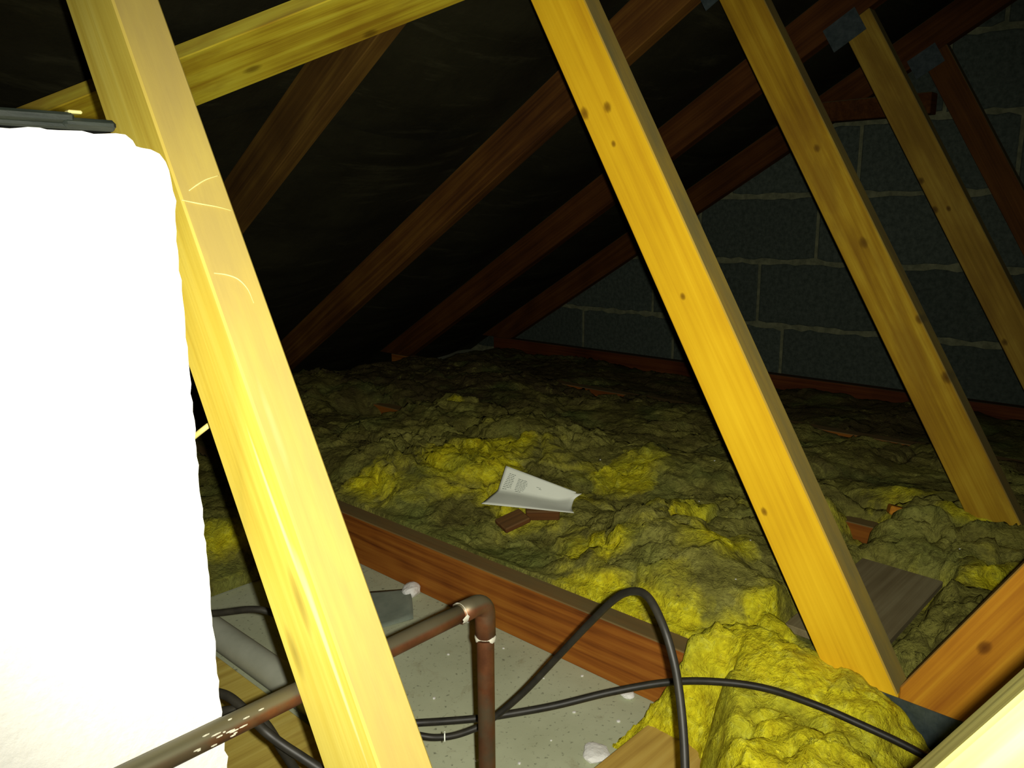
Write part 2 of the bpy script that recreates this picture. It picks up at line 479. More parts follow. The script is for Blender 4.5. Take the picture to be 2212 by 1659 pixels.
def truss(k, label, mats, dy=0.0, w=.0718, angle=1.0548, yb=.244, far=True):
    x = X0 + DX * k
    root = empty('roof_truss', (x, 0, 0), label=label, cat='roof truss', group='roof trusses along the loft')
    web, web2, raf, chord, raf2, chordm = mats
    prism('bottom_chord', [(0, 0), (7.18, 0), (7.18, HC), (0, HC)], (0, -4.55, 0.0003), (0, 1, 0), (0, 0, 1), T, chord, root)
    big = [(-9, -1), (9, -1), (9, 6), (-9, 6)]
    # rafters
    for mir, mt in ((False, raf), (True, raf2)):
        p = clip(big, YR, 0, NU[0], NU[1]); p = clip(p, YR + NU[0] * HR, NU[1] * HR, -NU[0], -NU[1])
        p = clip(p, RIDGE, 0, 1, 0); p = clip(p, 2.80, 0, -1, 0); p = clip(p, 0, HC + .0005, 0, 1)
        member('rafter', p, (2.7, 0), math.pi - TH, mt, root, mir)
    c, s = math.cos(angle), math.sin(angle)
    ct = c / s
    hw = w / s
    ybb = yb + dy
    for mir in (False, True):
        m1 = web if not mir else RAFM; m2 = web2 if not mir else RAFM
        crotch_y = ybb
        # outer web, leaning out to the rafter's quarter point
        p = clip(big, ybb, 0, -s, c); p = clip(p, ybb - hw, 0, s, -c)
        p = clip(p, 0, HC + .0008, 0, 1); p = clip(p, crotch_y + .0004, 0, 1, 0)
        p = clip(p, YR, -.0006, -NU[0], -NU[1])
        member('outer_web', p, (ybb, 0), angle, m1, root, mir)
        # inner web, leaning in to the apex
        uy, uz = ybb, .156
        p = clip(big, uy, uz, -s, -c); p = clip(p, uy - hw, uz, s, c)
        p = clip(p, 0, HC + .0008, 0, 1); p = clip(p, crotch_y - .0004, 0, -1, 0); p = clip(p, RIDGE + .0004, 0, 1, 0)
        p = clip(p, YR, -.0006, -NU[0], -NU[1])
        member('inner_web', p, (uy, uz), math.pi - angle, m2, root, mir)
    for mir in (False, True):
        f = (lambda y: 2 * RIDGE - y) if mir else (lambda y: y)
        a = -1 if mir else 1
        nail_plate(f(.236 + dy), .088, .15, .112, 0, root); nail_plate(f(.236 + dy), .088, .15, .112, 0, root, True)
        nail_plate(f(.842), 1.078, .062, .085, a * (math.pi / 2 - TH), root)
    nail_plate(RIDGE, 2.17, .12, .14, 0, root)
    nail_plate(-.97, .055, .15, .07, 0, root)
    return root

def wk(pts): return tuple(pts)
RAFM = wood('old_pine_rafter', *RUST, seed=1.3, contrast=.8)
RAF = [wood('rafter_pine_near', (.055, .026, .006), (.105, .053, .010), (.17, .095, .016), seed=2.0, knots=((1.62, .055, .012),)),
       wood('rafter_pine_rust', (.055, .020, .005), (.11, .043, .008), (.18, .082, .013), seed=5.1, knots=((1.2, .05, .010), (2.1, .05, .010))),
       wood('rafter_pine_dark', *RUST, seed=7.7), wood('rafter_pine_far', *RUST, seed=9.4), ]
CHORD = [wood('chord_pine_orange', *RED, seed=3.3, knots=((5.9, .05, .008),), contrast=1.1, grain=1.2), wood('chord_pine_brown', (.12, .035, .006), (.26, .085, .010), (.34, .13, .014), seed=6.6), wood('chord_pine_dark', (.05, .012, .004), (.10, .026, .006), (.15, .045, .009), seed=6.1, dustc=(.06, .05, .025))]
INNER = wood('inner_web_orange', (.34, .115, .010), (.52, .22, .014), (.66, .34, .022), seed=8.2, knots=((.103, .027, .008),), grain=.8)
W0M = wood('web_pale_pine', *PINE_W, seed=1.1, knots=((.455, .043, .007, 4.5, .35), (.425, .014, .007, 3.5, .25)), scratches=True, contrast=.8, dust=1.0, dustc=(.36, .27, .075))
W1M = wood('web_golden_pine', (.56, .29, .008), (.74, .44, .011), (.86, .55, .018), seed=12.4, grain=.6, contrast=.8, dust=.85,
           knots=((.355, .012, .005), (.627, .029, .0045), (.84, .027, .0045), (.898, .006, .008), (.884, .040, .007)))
W2M = wood('web_spotted_pine', (.25, .13, .007), (.385, .225, .011), (.52, .35, .025), seed=15.0, knots=((.669, .043, .010), (.404, .068, .010), (.857, .042, .007), (.51, .07, .008)), stain=(.24, .12, .01))  # base colour lowered: the flash's falloff with distance is put into the timber
W3M = wood('web_dimmed_pine', (.20, .115, .012), (.30, .185, .022), (.42, .29, .04), seed=18.8, knots=((.827, .006, .008), (.752, .004, .008), (.74, .03, .006), (.415, .009, .008)), stain=(.20, .11, .015))  # lowered further, distance dimness painted into this web's colour
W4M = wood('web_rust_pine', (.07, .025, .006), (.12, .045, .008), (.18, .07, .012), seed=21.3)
PALEIN = wood('inner_web_pale', (.50, .42, .07), (.68, .60, .11), (.80, .74, .18), seed=23.0, grain=1.6)

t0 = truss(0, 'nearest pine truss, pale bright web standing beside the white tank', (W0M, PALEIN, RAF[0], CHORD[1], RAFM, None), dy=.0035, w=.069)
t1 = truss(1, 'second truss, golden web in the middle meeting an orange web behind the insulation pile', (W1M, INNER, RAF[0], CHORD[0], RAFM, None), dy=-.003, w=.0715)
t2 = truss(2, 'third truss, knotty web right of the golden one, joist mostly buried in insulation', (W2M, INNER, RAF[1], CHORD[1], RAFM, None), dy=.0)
t3 = truss(3, 'fourth truss, darkened web with a steel plate at its top, dim', (W3M, INNER, RAF[2], CHORD[1], RAFM, None), dy=-.009)
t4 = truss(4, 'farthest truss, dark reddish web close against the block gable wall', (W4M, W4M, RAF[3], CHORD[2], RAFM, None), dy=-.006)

# strands of glass fibre stuck to the nearest web
for P_ in ([[.2642, .5525, .6787], [.2712, .5547, .6826], [.2794, .5569, .6865], [.2899, .5587, .6896]],
           [[.2567, .5489, .6724], [.2682, .5475, .67], [.2808, .5463, .6677], [.2902, .5448, .6651]],
           [[.2615, .5216, .6242], [.2702, .5206, .6225], [.2773, .5186, .619], [.2815, .5148, .6122], [.2823, .5095, .603]]):
    o = tube('fibre_strand', [Vector(p) - Vector((X0, 0, 0)) for p in P_], .0006, CREAM, t0, seg=6, rfun=lambda u: .4 + .6 * math.sin(math.pi * min(1, u + .1)))
    o['label'] = 'pale glass fibre strand stuck to the web'

# diagonal brace nailed under the rafters
def on_slope(x, y, off): return Vector((x, y - off * NU[0], under(y) - off * NU[1]))
BR = wood('brace_pine', (.42, .26, .014), (.68, .53, .03), (.82, .72, .06), seed=26.0, knots=((.723, .034, .011, 1.8, .7), (.906, .010, .012)), contrast=1.2, dust=.5, stain=(.36, .19, .012))
a = Vector((.619, 1.237, .817)); b = Vector((.951, .957, .982))
nrm = Vector((0, NU[0], NU[1]))
dirb = (b - a); dirb -= nrm * dirb.dot(nrm); dirb.normalize()
acr = nrm.cross(dirb)
if acr.z < 0: acr = -acr
wdt = ((Vector((.56, 1.15, .869)) - a)).dot(acr)
org = a - dirb * .62
org = org + nrm * (under(org.y) * NU[1] + 0 - (org.z) * NU[1] - .0240)    # its lower face hangs 24 mm under the rafters
wdt = abs(wdt)
L = 1.95
if dirb.cross(acr).dot(nrm) > 0:
    br = prism('roof_brace', [(0, 0), (L, 0), (L, wdt), (0, wdt)], org, dirb, acr, .0232, BR, None)
else:
    br = prism('roof_brace', [(0, 0), (L, 0), (L, wdt), (0, wdt)], org + nrm * .0232, dirb, acr, .0232, BR, None)
tag(br, 'long yellow diagonal brace nailed under the rafters behind the nearest web', 'brace')

# ------------------------------------------------------------------ mineral wool
def gauss(X, Y, pts):
    g = np.zeros(X.shape)
    for x, y, rx, ry, a in pts: g += a * np.exp(-(((X - x) / rx) ** 2 + ((Y - y) / ry) ** 2))
    return g
FRESH = ((1.13, 1.21, .085, .12, 1.1), (1.26, 1.19, .06, .07, .8), (.97, 1.30, .05, .12, .6), (1.06, 1.02, .07, .08, .3), (1.33, .93, .08, .08, .6), (1.0, .755, .045, .05, .8), (1.09, .58, .06, .06, .75),
         (.91, .62, .03, .12, 1.0), (1.52, .47, .07, .08, .8), (1.47, .33, .03, .06, .9), (.665, 1.40, .06, .05, .8), (1.455, 1.60, .03, .06, .9), (1.17, .95, .04, .05, .4),
         (.95, .44, .05, .05, .6), (1.3, .25, .06, .05, .6), (1.0, .45, .04, .04, .4), (1.85, 1.62, .05, .1, .35), (1.19, .69, .05, .04, .6))

def sm(x, a, b):
    t = np.clip((x - a) / (b - a), 0, 1); return t * t * (3 - 2 * t)

def wool_mesh(name, x0, x1, y0, y1, hfun, step=.006, seed=0, warp=.018, amp=1.0, freshfun=None):
    nx = int((x1 - x0) / step) + 1; ny = int((y1 - y0) / step) + 1
    X, Y = np.meshgrid(np.linspace(x0, x1, nx), np.linspace(y0, y1, ny))
    wx = X + .09 * (fbm(X * 6, Y * 6, 11) - .5) * 2; wy = Y + .09 * (fbm(X * 6, Y * 6, 31) - .5) * 2
    wx = wx + .02 * (fbm(X * 30, Y * 30, 13) - .5) * 2; wy = wy + .02 * (fbm(X * 30, Y * 30, 33) - .5) * 2
    def bil(fx, fy, s_): return np.abs(2 * vnoise(wx * fx, wy * fy, s_) - 1)
    t2_, _, r2 = worley(wx * 12 + 3, wy * 8, 5)
    b1 = bil(7, 4.5, 3); b2 = bil(16, 10, 5); b3 = bil(34, 22, 7); b4 = bil(75, 50, 9)
    big_ = vnoise(X * 3.1, Y * 3.1, 61) - .5
    rough_ = .45 + 1.1 * vnoise(X * 7, Y * 7, 63)
    lum = big_ * .035 + (b1 - .4) * .034 + ((b2 - .4) * .019 + (t2_ - .6) * .016 * r2 + (b3 - .4) * .013 + (b4 - .4) * .006) * rough_
    H = hfun(X, Y, lum * amp)
    ed = np.minimum(np.minimum(X - x0, x1 - X), np.minimum(Y - y0, y1 - Y))
    e = np.clip(ed / .02, 0, 1)
    DXw = (fbm(X * 20, Y * 20, 41) - .5) * 2 * warp * e; DYw = (fbm(X * 20, Y * 20, 53) - .5) * 2 * warp * e
    v = np.stack([X + DXw, Y + DYw, H], -1).reshape(-1, 3)
    idx = np.arange(nx * ny).reshape(ny, nx)
    f = np.stack([idx[:-1, :-1], idx[:-1, 1:], idx[1:, 1:], idx[1:, :-1]], -1).reshape(-1, 4)
    # skirt down to the ceiling boards
    rim = np.concatenate([idx[0, :], idx[1:, -1], idx[-1, -2::-1], idx[-2:0:-1, 0]])
    vb = v[rim].copy(); vb[:, 2] = np.minimum(vb[:, 2], .002)
    base = len(v); nr = len(rim)
    q = np.arange(nr); fs = np.stack([rim, base + q, base + (q + 1) % nr, rim[(q + 1) % nr]], -1)
    v = np.concatenate([v, vb]); f = np.concatenate([f, fs])
    m = bpy.data.meshes.new(name)
    m.vertices.add(len(v)); m.vertices.foreach_set('co', v.astype(np.float32).ravel())
    m.loops.add(f.size); m.loops.foreach_set('vertex_index', f.astype(np.int32).ravel())
    m.polygons.add(len(f)); m.polygons.foreach_set('loop_start', np.arange(0, f.size, 4, dtype=np.int32))
    m.update(calc_edges=True)
    F = gauss(X, Y, FRESH) * (.55 + .9 * vnoise(X * 14, Y * 14, 9)) + .38 * (fbm(X * 5, Y * 5, 15, 3) - .42) - .60 * sm(Y, 1.25, 1.9) - .42 * sm(X, 1.42, 1.62) - .5 * sm(X, 1.8, 2.1) - .02 if freshfun is None else freshfun(X, Y)  # subtracted terms paint the flash's falloff in, darker towards eaves and gable
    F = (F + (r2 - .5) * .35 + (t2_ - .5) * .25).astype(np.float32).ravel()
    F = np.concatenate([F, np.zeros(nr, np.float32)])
    at = m.attributes.new('fresh_falloff', 'FLOAT', 'POINT'); at.data.foreach_set('value', F)
    return m

def sm(x, a, b):
    t = np.clip((x - a) / (b - a), 0, 1); return t * t * (3 - 2 * t)

def eave(Y, X): return np.clip(YR - .05 - Y, 0, 9) * tanth - .02

def h12(X, Y, l):
    u = (X - .895) / (1.50 - .895)
    base = .098 + .035 * sm(u, .0, .35) + .012 * sm(u, .6, .9)
    base += gauss(X, Y, ((1.14, 1.22, .08, .12, .030), (1.30, 1.20, .10, .12, .018), (1.42, .98, .08, .2, .02), (1.03, .62, .08, .10, .015), (1.10, .56, .08, .07, .02), (.99, .47, .06, .05, .012),
                         (1.17, .39, .17, .075, -.030)))
    h = base + l * sm(u, -.02, .12)
    # the joist shows where the quilt is pulled back
    over = sm(X, 1.44, 1.46)
    bare = gauss(X, Y, ((1.42, 1.86, .09, .12, 1.3), (1.42, .50, .07, .05, 1.3)))
    h = h - np.clip(bare, 0, 1) * .11
    bd = sm(X, .97, .99) * (1 - sm(X, 1.30, 1.32)) * sm(Y, .285, .31) * (1 - sm(Y, .445, .465))
    h = h * (1 - bd) + np.minimum(h, .082 + l * .2) * bd
    return np.minimum(np.maximum(h, .02), np.maximum(eave(Y, X), .01))

def h23(X, Y, l):
    u = (X - 1.50) / .56
    h = .105 + .02 * np.sin(u * np.pi) + l * .85 + gauss(X, Y, ((1.56, .44, .08, .12, .03), (1.50, 1.60, .05, .1, .02), (1.5, .35, .05, .08, .02)))
    h = h - .055 * sm(X, 1.99, 2.05) * (1 - sm(Y, 1.0, 1.2)) * sm(Y, .45, .6) - .01 * sm(X, 1.95, 2.05)
    return np.minimum(np.maximum(h, .03), np.maximum(eave(Y, X), .01))

def h34(X, Y, l):
    h = .075 + l * .6 - .03 * sm(X, 2.52, 2.65)
    return np.minimum(np.maximum(h, .03), np.maximum(eave(Y, X), .01))

def h01(X, Y, l):
    h = (.10 + l * .8) * (.35 + .65 * sm(Y, 1.30, 1.42))
    return np.minimum(np.maximum(h, .01), np.maximum(eave(Y, X), .01))

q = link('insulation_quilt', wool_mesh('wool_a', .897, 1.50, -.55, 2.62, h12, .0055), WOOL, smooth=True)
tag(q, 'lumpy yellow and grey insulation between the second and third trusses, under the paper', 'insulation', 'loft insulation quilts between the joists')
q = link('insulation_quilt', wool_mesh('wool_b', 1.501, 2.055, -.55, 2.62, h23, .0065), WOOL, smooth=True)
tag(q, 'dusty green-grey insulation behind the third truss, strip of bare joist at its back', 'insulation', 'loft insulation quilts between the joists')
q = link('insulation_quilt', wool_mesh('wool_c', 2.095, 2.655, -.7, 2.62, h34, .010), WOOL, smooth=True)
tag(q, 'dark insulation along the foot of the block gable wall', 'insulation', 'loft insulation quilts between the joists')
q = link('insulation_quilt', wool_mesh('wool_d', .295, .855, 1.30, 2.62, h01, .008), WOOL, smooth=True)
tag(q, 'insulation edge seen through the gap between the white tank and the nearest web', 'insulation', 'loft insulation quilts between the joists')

def hpile(X, Y, l):
    # outline of the torn heap: in front of and over the joist, up to the bases of the webs
    xb = .742 - 2.0 * np.clip(.415 - Y, 0, 1)
    edge = np.minimum(.530 - Y, (X - xb) * .8) + (fbm(X * 16, Y * 16, 5) - .5) * .045
    dome = (.118 + .040 * sm(X, .74, .855)) * sm(edge, -.005, .080) ** .8 * (1 - .42 * (1 - sm(Y, .17, .26)) * sm(X, .70, .80))
    dome = dome + .014 * np.exp(-((Y - .36) / .07) ** 2) * sm(X, .6, .84) + .022 * gauss(X, Y, ((.848, .47, .018, .022, .7),)) - .012 * sm(Y, .30, .15) - .05 * sm(.66 - X, 0, .25)
    h = dome + l * .75 * sm(edge, .0, .05)
    h = h - .10 * sm(X, .872, .905) * (1 - 0 * X)
    return np.where(edge < 0, np.minimum(h, .002) * 0 - .004, np.maximum(h, .001))
def fpile(X, Y): return 1.0 + .75 * np.exp(-(((X - .74) / .07) ** 2 + ((Y - .42) / .07) ** 2)) + .25 * (vnoise(X * 8, Y * 8, 3) - .5) - .25 * np.exp(-(((X - .84) / .06) ** 2 + ((Y - .30) / .09) ** 2))
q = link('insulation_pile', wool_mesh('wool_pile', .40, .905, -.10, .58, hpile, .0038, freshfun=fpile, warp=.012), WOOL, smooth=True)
tag(q, 'bright yellow torn heap of insulation piled at the foot of the golden web', 'insulation')

# ------------------------------------------------------------------ pale timber lying flat on the plaster
tm = wood('noggin_pine', (.40, .24, .05), (.56, .37, .08), (.64, .46, .12), seed=31, grain=1.6, dust=0)
o = box('timber_noggin', (0, 0, 0), (.295, -.10, .035), tm, rot=(0, 0, 0), at=(.560, .501, .0005))
tag(o, 'pale flat timber on the plaster below the yellow insulation heap, bottom of view', 'timber')

# boarded scrap beside the tank and the grey pipe beyond it
bo = wood('platform_board', (.46, .32, .06), (.62, .48, .10), (.72, .60, .16), seed=33, stain=(.36, .20, .04), dust=0)
o = box('wooden_board', (0, 0, 0), (.195, .55, .018), bo, at=(.300, .745, .0005)); tag(o, 'yellowish wooden board on the plaster between tank and nearest web', 'board')
gp = tube('grey_pipe', [(.5245, y, .0225) for y in np.linspace(.80, 1.285, 8)], .0215, PIPEG, sub=0, seg=20)
tag(gp, 'straight pale grey plastic pipe lying beyond the wooden board', 'pipe')

# ------------------------------------------------------------------ cold water tank with its foam jacket
tk = empty('water_tank', (-.12, .80, .02), label='white foam-jacketed loft water tank with a dark lid, glaring in the flash', cat='water tank')
def rel(o): o.location = Vector(o.location) - Vector((-.12, .80, .02)); return o
rel(box('tank_body', (-.45, .53, .025), (.196, 1.08, .70), TANK, tk, bevel=.012))
def foam(name, poly, axis, p0, thick, n=70):
    """polystyrene slab with a crumbly outline; poly in (h, z)"""
    rnd = random.Random(4); pts = []
    for i in range(len(poly)):
        a = poly[i]; b_ = poly[(i + 1) % len(poly)]
        d = math.hypot(b_[0] - a[0], b_[1] - a[1]); k = max(1, int(d / .006))
        for j in range(k):
            u = j / k; nxn, nyn = (b_[1] - a[1]) / d, -(b_[0] - a[0]) / d
            w_ = rnd.uniform(-.0007, .0007) if d > .05 else 0
            if rnd.random() < .03 and d > .3: w_ += .002
            pts.append((a[0] + (b_[0] - a[0]) * u + nxn * w_, a[1] + (b_[1] - a[1]) * u + nyn * w_))
    n = len(pts)
    v = []
    for q in (0, 1):
        for h, z in pts: v.append((h, p0 + q * thick, z) if axis == 'y' else (p0 + q * thick, h, z))
    f = [tuple(range(n)), tuple(range(n, 2 * n))[::-1]] + [(i, n + i, n + (i + 1) % n, (i + 1) % n) for i in range(n)]
    m = pydata(name, v, f); bm = bmesh.new(); bm.from_mesh(m); bmesh.ops.recalc_face_normals(bm, faces=bm.faces); bm.to_mesh(m); bm.free()
    return rel(link(name, m, FOAM, tk))
foam('foam_panel', [(-.47, .02), (.2285, .02), (.2285, .683), (.2278, .689), (.2262, .694), (.223, .6985), (.218, .7008), (.2125, .7015), (.2095, .7022), (.2078, .7055), (.2040, .7085), (.1985, .7085), (-.47, .7085)], 'y', .500, .028)
foam('foam_panel', [(.53, .02), (1.10, .02), (1.10, .70), (.53, .70)], 'x', .1985, .029)
lid = rel(box('lid', (-.46, .498, .7095), (.198, 1.10, .7135), LID, tk, bevel=.0012))
rel(box('lid_rim', (-.462, .4965, .7125), (.1765, .505, .7185), LID, tk, bevel=.0016))
rel(box('lid_flap', (.170, .4960, .7100), (.1985, .512, .7158), LID, tk, bevel=.0020))
gl = rel(box('lid_glint', (.1735, .4975, .7180), (.181, .5035, .7198), CREAM, tk, bevel=.0006)); gl['label'] = 'small pale glint on the lid edge, built as a piece'  # bright glint on the lid, put in as a pale piece

# ------------------------------------------------------------------ copper pipe
cp = empty('copper_pipe', (.445, .455, 0), label='dull copper pipe run with an elbow, turning down to the plaster behind the nearest web', cat='pipe')
def relc(o, org=(.445, .455, 0)): o.location = Vector(o.location) - Vector(org); return o
ex, ey, ez = .445, .4555, .339
relc(tube('pipe', [(-.30, ey - .010, ez + .010), (.1, ey - .005, ez + .004), (ex - .014, ey, ez)], .0075, COPPER, cp, sub=6, seg=24))
relc(tube('pipe', [(ex, ey, ez - .014), (ex - .001, ey, .17), (ex - .002, ey, .0005)], .0075, COPPER, cp, sub=6, seg=24))
arc = [(ex - .016, ey, ez)] + [(ex - .011 + .011 * math.sin(a_), ey, ez - .011 + .011 * math.cos(a_)) for a_ in np.linspace(0, math.pi / 2, 8)] + [(ex, ey, ez - .016)]
arc = [(ex - .030, ey, ez)] + arc + [(ex, ey, ez - .034)]
relc(tube('elbow', arc, .0088, COPPER, cp, sub=0, seg=24))
def flux_ring(p, axis, seed):
    rnd = random.Random(seed); v = []; f = []
    vals = [max(0, math.sin(i * .55 + seed * 2) * .5 + rnd.uniform(-.2, .5)) for i in range(26)]
    seg = 26; axv = Vector(axis); n1 = axv.orthogonal().normalized(); n2 = axv.cross(n1)
    for i in range(seg):
        a_ = 2 * math.pi * i / seg
        d = n1 * math.cos(a_) + n2 * math.sin(a_)
        ww = vals[i]; w1 = .0004 + .006 * ww; w2 = .0004 + .004 * ww
        for k, (o_, r_) in enumerate(((-w1, .0087), (0, .0090 + .0008 * ww), (w2, .0082))):
            v.append(Vector(p) + axv * o_ + d * r_)
    for i in range(seg):
        j = (i + 1) % seg
        for k in range(2): f.append((i * 3 + k, j * 3 + k, j * 3 + k + 1, i * 3 + k + 1))
    return link('solder_flux', pydata('solder_flux', v, f), FLUX, cp, smooth=True)
o = relc(flux_ring((ex - .0285, ey, ez), (1, 0, 0), 1)); o['label'] = 'whitish dried flux at the joint'
o = relc(flux_ring((ex, ey, ez - .032), (0, 0, 1), 2)); o['label'] = 'whitish dried flux at the joint'
def drips(name, where, seed, n):
    rnd = random.Random(seed); bm = bmesh.new()
    for i in range(n):
        p, nn = where(rnd)
        r = bmesh.ops.create_icosphere(bm, subdivisions=1, radius=1)['verts']
        sx = rnd.uniform(.0005, .0022)
        for v_ in r:
            q_ = v_.co.copy(); v_.co = p + Vector((q_.x * sx * 1.8, q_.y * .0006, q_.z * .0006)) + nn * 0
    m = finish_bm(bm, name, 0)
    o = relc(link(name, m, FLUX, cp)); o['kind'] = 'stuff'; o['label'] = 'pale paint spots on the pipe'
def _w(rnd):
    a_ = rnd.uniform(1.9, 3.4); x = rnd.gauss(.205, .013)
    nn = Vector((0, math.cos(a_), math.sin(a_))); return Vector((x, ey - .004, ez + .0025)) + nn * .0075, nn
drips('paint_spots', _w, 3, 16)

# ------------------------------------------------------------------ cables
CA = [[0.2803, 0.7743, 0.2769], [0.3218, 0.7042, 0.288], [0.3546, 0.6564, 0.294], [0.3842, 0.6278, 0.2544], [0.412, 0.5904, 0.1805], [0.4508, 0.5577, 0.1591], [0.4677, 0.5392, 0.1571], [0.4842, 0.5234, 0.1622], [0.5016, 0.5083, 0.1731], [0.5211, 0.4826, 0.2045], [0.534, 0.4524, 0.2471], [0.5384, 0.4175, 0.2935], [0.5293, 0.3806, 0.3355], [0.518, 0.354, 0.3553], [0.5098, 0.334, 0.3589], [0.4984, 0.3123, 0.346], [0.4917, 0.2981, 0.3251], [0.4828, 0.287, 0.3067], [0.4724, 0.2766, 0.2858], [0.4612, 0.2674, 0.2661], [0.4486, 0.2579, 0.2401], [.43, .245, .20], [.42, .23, .17]]
CB = [[0.4092, 0.6634, 0.1182], [0.4421, 0.6343, 0.1367], [0.4833, 0.6048, 0.1339], [0.5054, 0.5819, 0.1355], [0.5294, 0.5573, 0.138], [0.5537, 0.533, 0.1424], [0.5887, 0.4986, 0.1506], [0.6313, 0.4577, 0.1639], [0.6732, 0.4163, 0.1733], [0.707, 0.3808, 0.1738], [0.7342, 0.3367, 0.1723], [0.759, 0.2921, 0.1607], [0.7697, 0.2484, 0.1525], [0.7802, 0.2044, 0.1422], [0.7966, 0.1511, 0.122]]
CC = [[0.2365, 0.5816, 0.306], [0.2461, 0.5654, 0.3022], [0.2536, 0.543, 0.3033], [0.2573, 0.5226, 0.2981], [0.2601, 0.5021, 0.2899], [0.2678, 0.4907, 0.2794], [0.2758, 0.4796, 0.2705], [0.2847, 0.467, 0.2604], [0.2975, 0.4487, 0.2448], [.33, .42, .20], [.36, .40, .10], [.37, .40, .045]]
CD = [[0.2365, 0.5777, 0.2720], [0.2395, 0.5564, 0.2830], [0.2480, 0.5400, 0.2940], [0.2560, 0.5290, 0.2950], [0.2680, 0.5200, 0.2860], [0.2790, 0.5150, 0.2600], [.30, .51, .20], [.33, .52, .08], [.35, .54, .024]]
CE = [[0.235, 0.601, 0.475], [0.2564, 0.5965, 0.4861], [0.2679, 0.5878, 0.497], [0.2774, 0.5805, 0.5059], [0.3059, 0.5839, 0.5181], [.36, .60, .52]]
g = 'black cables looping over the joists'
tag(tube('black_cable', CA, .0033, CABLE), 'black cable rising in a tall hoop in front of the long joist', 'cable', g)
tag(tube('black_cable', CB, .0039, CABLE), 'black cable running low across the view and over the yellow insulation heap', 'cable', g)
tag(tube('black_cable', CC, .0036, CABLE), 'black cable slanting down right from the tank, under the copper pipe', 'cable', g)
tag(tube('black_cable', CD, .0036, CABLE), 'short black cable bend between tank edge and copper pipe', 'cable', g)
tag(tube('cream_cable', CE, .0021, CREAM), 'thin cream cable bridging tank and nearest web', 'cable')
tie = tube('cable_tie', [Vector(CA[6]) + Vector((0.0005, 0, 0)) + Vector((.0, .0, .0045 * math.cos(a_))) + Vector((.68, .72, 0)) * -.0045 * math.sin(a_) for a_ in np.linspace(0, 6.3, 14)], .0007, FLUX, sub=0, seg=6)
tie.data.materials.clear(); tie.data.materials.append(PAPER)
tag(tie, 'pale thin tie round the lower black cable beside the nearest web', 'cable tie')

# ------------------------------------------------------------------ loose things on the insulation and plaster
# folded letter
def letter():
    BL, BR_ = Vector((.9393, .9653, .158)), Vector((1.0327, .8334, .150))
    FL, FR = Vector((.990, .978, .167)), Vector((1.040, .868, .166))
    TL, TR = CAM + (FWD + RIGHT * (1093 - 1106) / 1755.15 - UP * (1006 - 829.5) / 1755.15) * 1.510, CAM + (FWD + RIGHT * (1245 - 1106) / 1755.15 - UP * (1063 - 829.5) / 1755.15) * 1.452
    FL = CAM + (FWD + RIGHT * (1076 - 1106) / 1755.15 - UP * (1060 - 829.5) / 1755.15) * 1.495
    FR = CAM + (FWD + RIGHT * (1226 - 1106) / 1755.15 - UP * (1083 - 829.5) / 1755.15) * 1.445
    BL = CAM + (FWD + RIGHT * (1040 - 1106) / 1755.15 - UP * (1088 - 829.5) / 1755.15) * 1.435
    BR_ = CAM + (FWD + RIGHT * (1240 - 1106) / 1755.15 - UP * (1108 - 829.5) / 1755.15) * 1.395
    nu, nv = 26, 16
    def P(u, v):
        if v < .4:
            k = v / .4; k2 = k
            a_, b_ = BL.lerp(FL, k), BR_.lerp(FR, k)
        else:
            k = (v - .4) / .6; a_, b_ = FL.lerp(TL, k), FR.lerp(TR, k)
        p = a_.lerp(b_, u)
        p = p + Vector((0, 0, .002 * math.sin(u * 5 + v * 2) * (1 - v) * min(1, v * 5) - .006 * math.exp(-((v - .4) / .12) ** 2) * 0))
        c_ = max(0, u - .86) / .14 * max(0, 1 - abs(v - .55) / .4)                  # the turned-up right corner
        return p + (RIGHT * .022 + UP * .010) * c_ ** 1.3
    v = [P(i / nu, j / nv) for j in range(nv + 1) for i in range(nu + 1)]
    f = [(j * (nu + 1) + i, j * (nu + 1) + i + 1, (j + 1) * (nu + 1) + i + 1, (j + 1) * (nu + 1) + i) for j in range(nv) for i in range(nu)]
    c0 = Vector(BL); root = empty('folded_letter', c0, label='folded white printed sheet of paper lying on the yellow insulation', cat='paper')
    m = pydata('sheet', [p - c0 for p in v], f); sh = link('sheet', m, PAPER, root, smooth=True)
    md = sh.modifiers.new('t', 'SOLIDIFY'); md.thickness = .0004; md.offset = -1
    # two blocks of small print and a few stray lines
    bm = bmesh.new(); rnd = random.Random(2)
    def stroke(u0, u1, v0, hh=.006):
        k = 6
        toc = (CAM - P(.5, .7)).normalized() * .0012
        pr = [(bm.verts.new(P(u0 + (u1 - u0) * i / k, v0) - c0 + toc), bm.verts.new(P(u0 + (u1 - u0) * i / k, v0 + hh * 2.2) - c0 + toc)) for i in range(k + 1)]
        for i in range(k): bm.faces.new((pr[i][0], pr[i + 1][0], pr[i + 1][1], pr[i][1]))
    def words_(u0, u1, v0):
        u = u0
        while u < u1 - .01:
            w_ = rnd.uniform(.018, .045); stroke(u, min(u + w_, u1), v0); u += w_ + .007
    for r in range(9): words_(.05 + .004 * r, .175 - .004 * (8 - r) * (r > 5), .50 + r * .043)
    for r in range(8): words_(.225, .375 - .006 * abs(r - 4), .485 + r * .042)
    for u0, u1, v0 in ((.24, .33, .44), (.50, .56, .70), (.54, .58, .66), (.05, .12, .45)): words_(u0, u1, v0)
    mt = bpy.data.meshes.new('printed_text'); bm.to_mesh(mt); bm.free()
    o = link('printed_text', mt, INK, root); o['kind'] = 'stuff'; o['label'] = 'grey lines of small print'
letter()

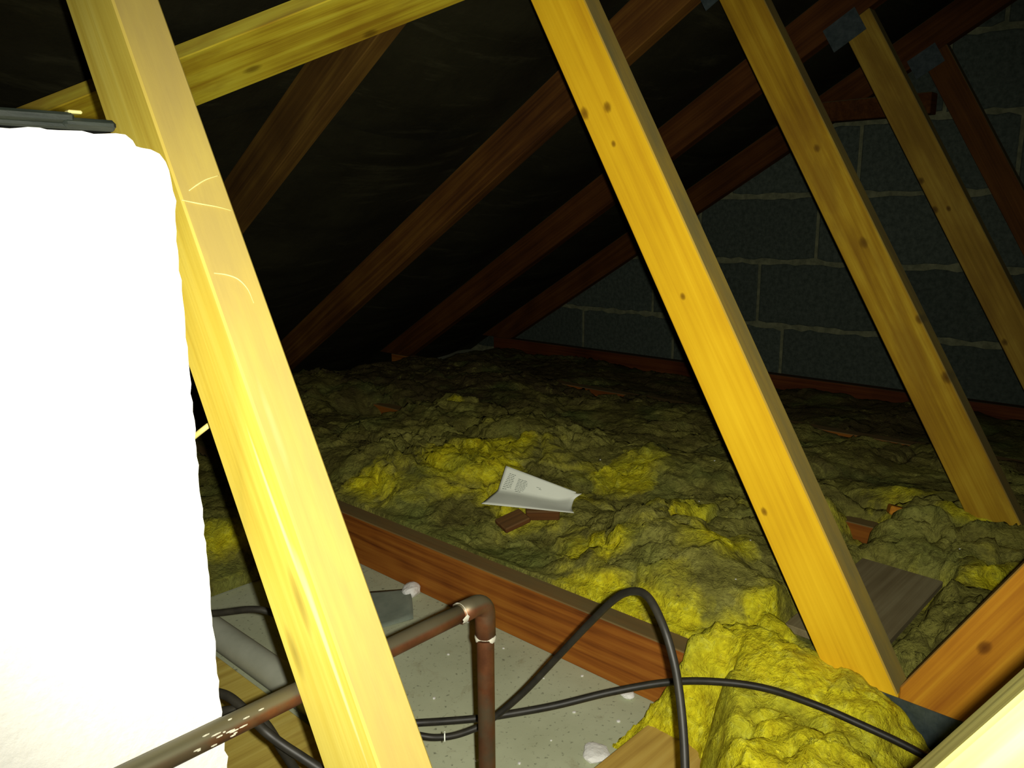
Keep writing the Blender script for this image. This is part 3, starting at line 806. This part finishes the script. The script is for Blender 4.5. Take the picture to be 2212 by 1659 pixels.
offc = wood('offcut_brown', (.10, .04, .012), (.15, .06, .016), (.27, .11, .025), seed=41, dust=.2)
offo = wood('offcut_orange', (.34, .12, .01), (.50, .20, .016), (.6, .28, .02), seed=43, dust=0)
def block_at(name, c, size, rz, mat, label, cat, tilt=(0, 0), bev=.002):
    o = box(name, (-size[0] / 2, -size[1] / 2, -size[2] / 2), (size[0] / 2, size[1] / 2, size[2] / 2), mat, bevel=bev)
    o.location = c; o.rotation_euler = (tilt[0], tilt[1], rz); return tag(o, label, cat)
block_at('wood_offcut', (1.040, .912, .137), (.060, .040, .020), -.81, offc, 'dark brown wood block just under the edge of the white paper', 'offcut', tilt=(.25, 0))
block_at('wood_offcut', (.975, .924, .132), (.050, .042, .010), -.35, offc, 'flat brown diamond-shaped wood scrap in front of the white paper', 'offcut', tilt=(.1, -.25))
block_at('wood_offcut', (1.452, .424, .137), (.030, .060, .016), .5, offo, 'small orange wood scrap in insulation beside the base of the third web', 'offcut', tilt=(.2, .2))
o = block_at('weathered_board', (1.150, .377, .0945), (.285, .122, .011), .0, CHIP, 'weathered grey-brown board lying on the insulation right of the golden web', 'board', tilt=(0.02, -.01), bev=.001)

# grey sheet scrap on the plaster, its right edge curling up
def curled():
    nu, nv = 16, 10; v = []; f = []
    A, B, C_, D = Vector((.70, 1.20, 0)), Vector((.842, 1.062, 0)), Vector((.780, .968, 0)), Vector((.64, 1.03, 0))
    for j in range(nv + 1):
        for i in range(nu + 1):
            a_, b_ = i / nu, j / nv
            p = A.lerp(B, a_).lerp(D.lerp(C_, a_), b_)
            p.z = .002 + .010 * max(0, (a_ - .75) / .25) ** 1.5 * math.sin(math.pi * (.15 + .7 * b_)) + .002 * math.sin(a_ * 6 + b_ * 3) ** 2
            p += Vector((.012, .010, 0)) * math.sin(math.pi * b_) * a_
            v.append(p - Vector((.74, 1.06, 0)))
    for j in range(nv):
        for i in range(nu): f.append((j * (nu + 1) + i, j * (nu + 1) + i + 1, (j + 1) * (nu + 1) + i + 1, (j + 1) * (nu + 1) + i))
    o = link('sheet_scrap', pydata('sheet_scrap', v, f), SHEET, loc=(.74, 1.06, 0), smooth=True)
    md = o.modifiers.new('t', 'SOLIDIFY'); md.thickness = .0012; md.offset = 1
    tag(o, 'grey thin sheet scrap with curled edge on the plaster below the large white crumb', 'scrap')
curled()

# polystyrene crumbs on the plaster
def crumb(x, y, z, r, seed, label, squash=.6, group='white foam crumbs'):
    rnd = random.Random(seed); bm = bmesh.new()
    bmesh.ops.create_icosphere(bm, subdivisions=3 if r > .006 else 1, radius=r)
    for v_ in bm.verts:
        n_ = v_.co.normalized()
        v_.co *= 1 + rnd.uniform(-.03, .03) + .20 * math.sin(n_.x * 2.1 + seed) * math.cos(n_.y * 2.3 + seed * 2) + .04 * math.sin(n_.z * 7 + n_.x * 5)
        v_.co.z *= squash
    m = finish_bm(bm, 'foam_crumb', 0)
    o = link('foam_crumb', m, FOAM, loc=(x, y, z + r * squash * .8)); o.rotation_euler = (0, 0, rnd.uniform(0, 6))
    return tag(o, label, 'foam crumb', group)
crumb(.838, 1.045, .0, .017, 1, 'large white foam crumb against the long joist, near the copper pipe', .75)
crumb(.716, .540, .0, .017, 2, 'flat white foam crumb beside the pale timber at the bottom', .35)
crumb(.846, .585, .0, .010, 3, 'white foam crumb at the joist foot below the low cable', .5)
rnd = random.Random(12)
tinies = [(.842, .663), (.766, .616), (.608, .642), (.80, .70), (.70, .60), (.82, .80), (.69, .70), (.79, .56), (.86 - .02, .90), (.64, .60), (.75, .85), (.66, .78)]
for i, (x, y) in enumerate(tinies):
    crumb(x, y, 0, rnd.uniform(.0016, .0032), 20 + i, 'tiny white foam speck scattered on the grey plaster', .5, 'tiny foam specks on the plaster')
for i, (x, y) in enumerate([(1.12, .55), (1.02, .60), (.98, .50), (1.30, .98), (1.22, .70), (1.05, .70), (1.30, .30), (1.45, .80), (1.46, 1.5), (1.24, .55)]):
    crumb(x, y, .155, rnd.uniform(.0012, .0022), 50 + i, 'tiny white foam speck lying on the yellow insulation', .6, 'tiny foam specks on the insulation')

# short packing timber and steel strap by the gable's rafters
o = box('timber_packer', (2.60, .80, .925), (2.6555, 1.12, .985), wood('packer_rust', *RUST, seed=51), bevel=.002)
tag(o, 'short dark brown timber under the farthest rafter, close to the gable', 'timber')
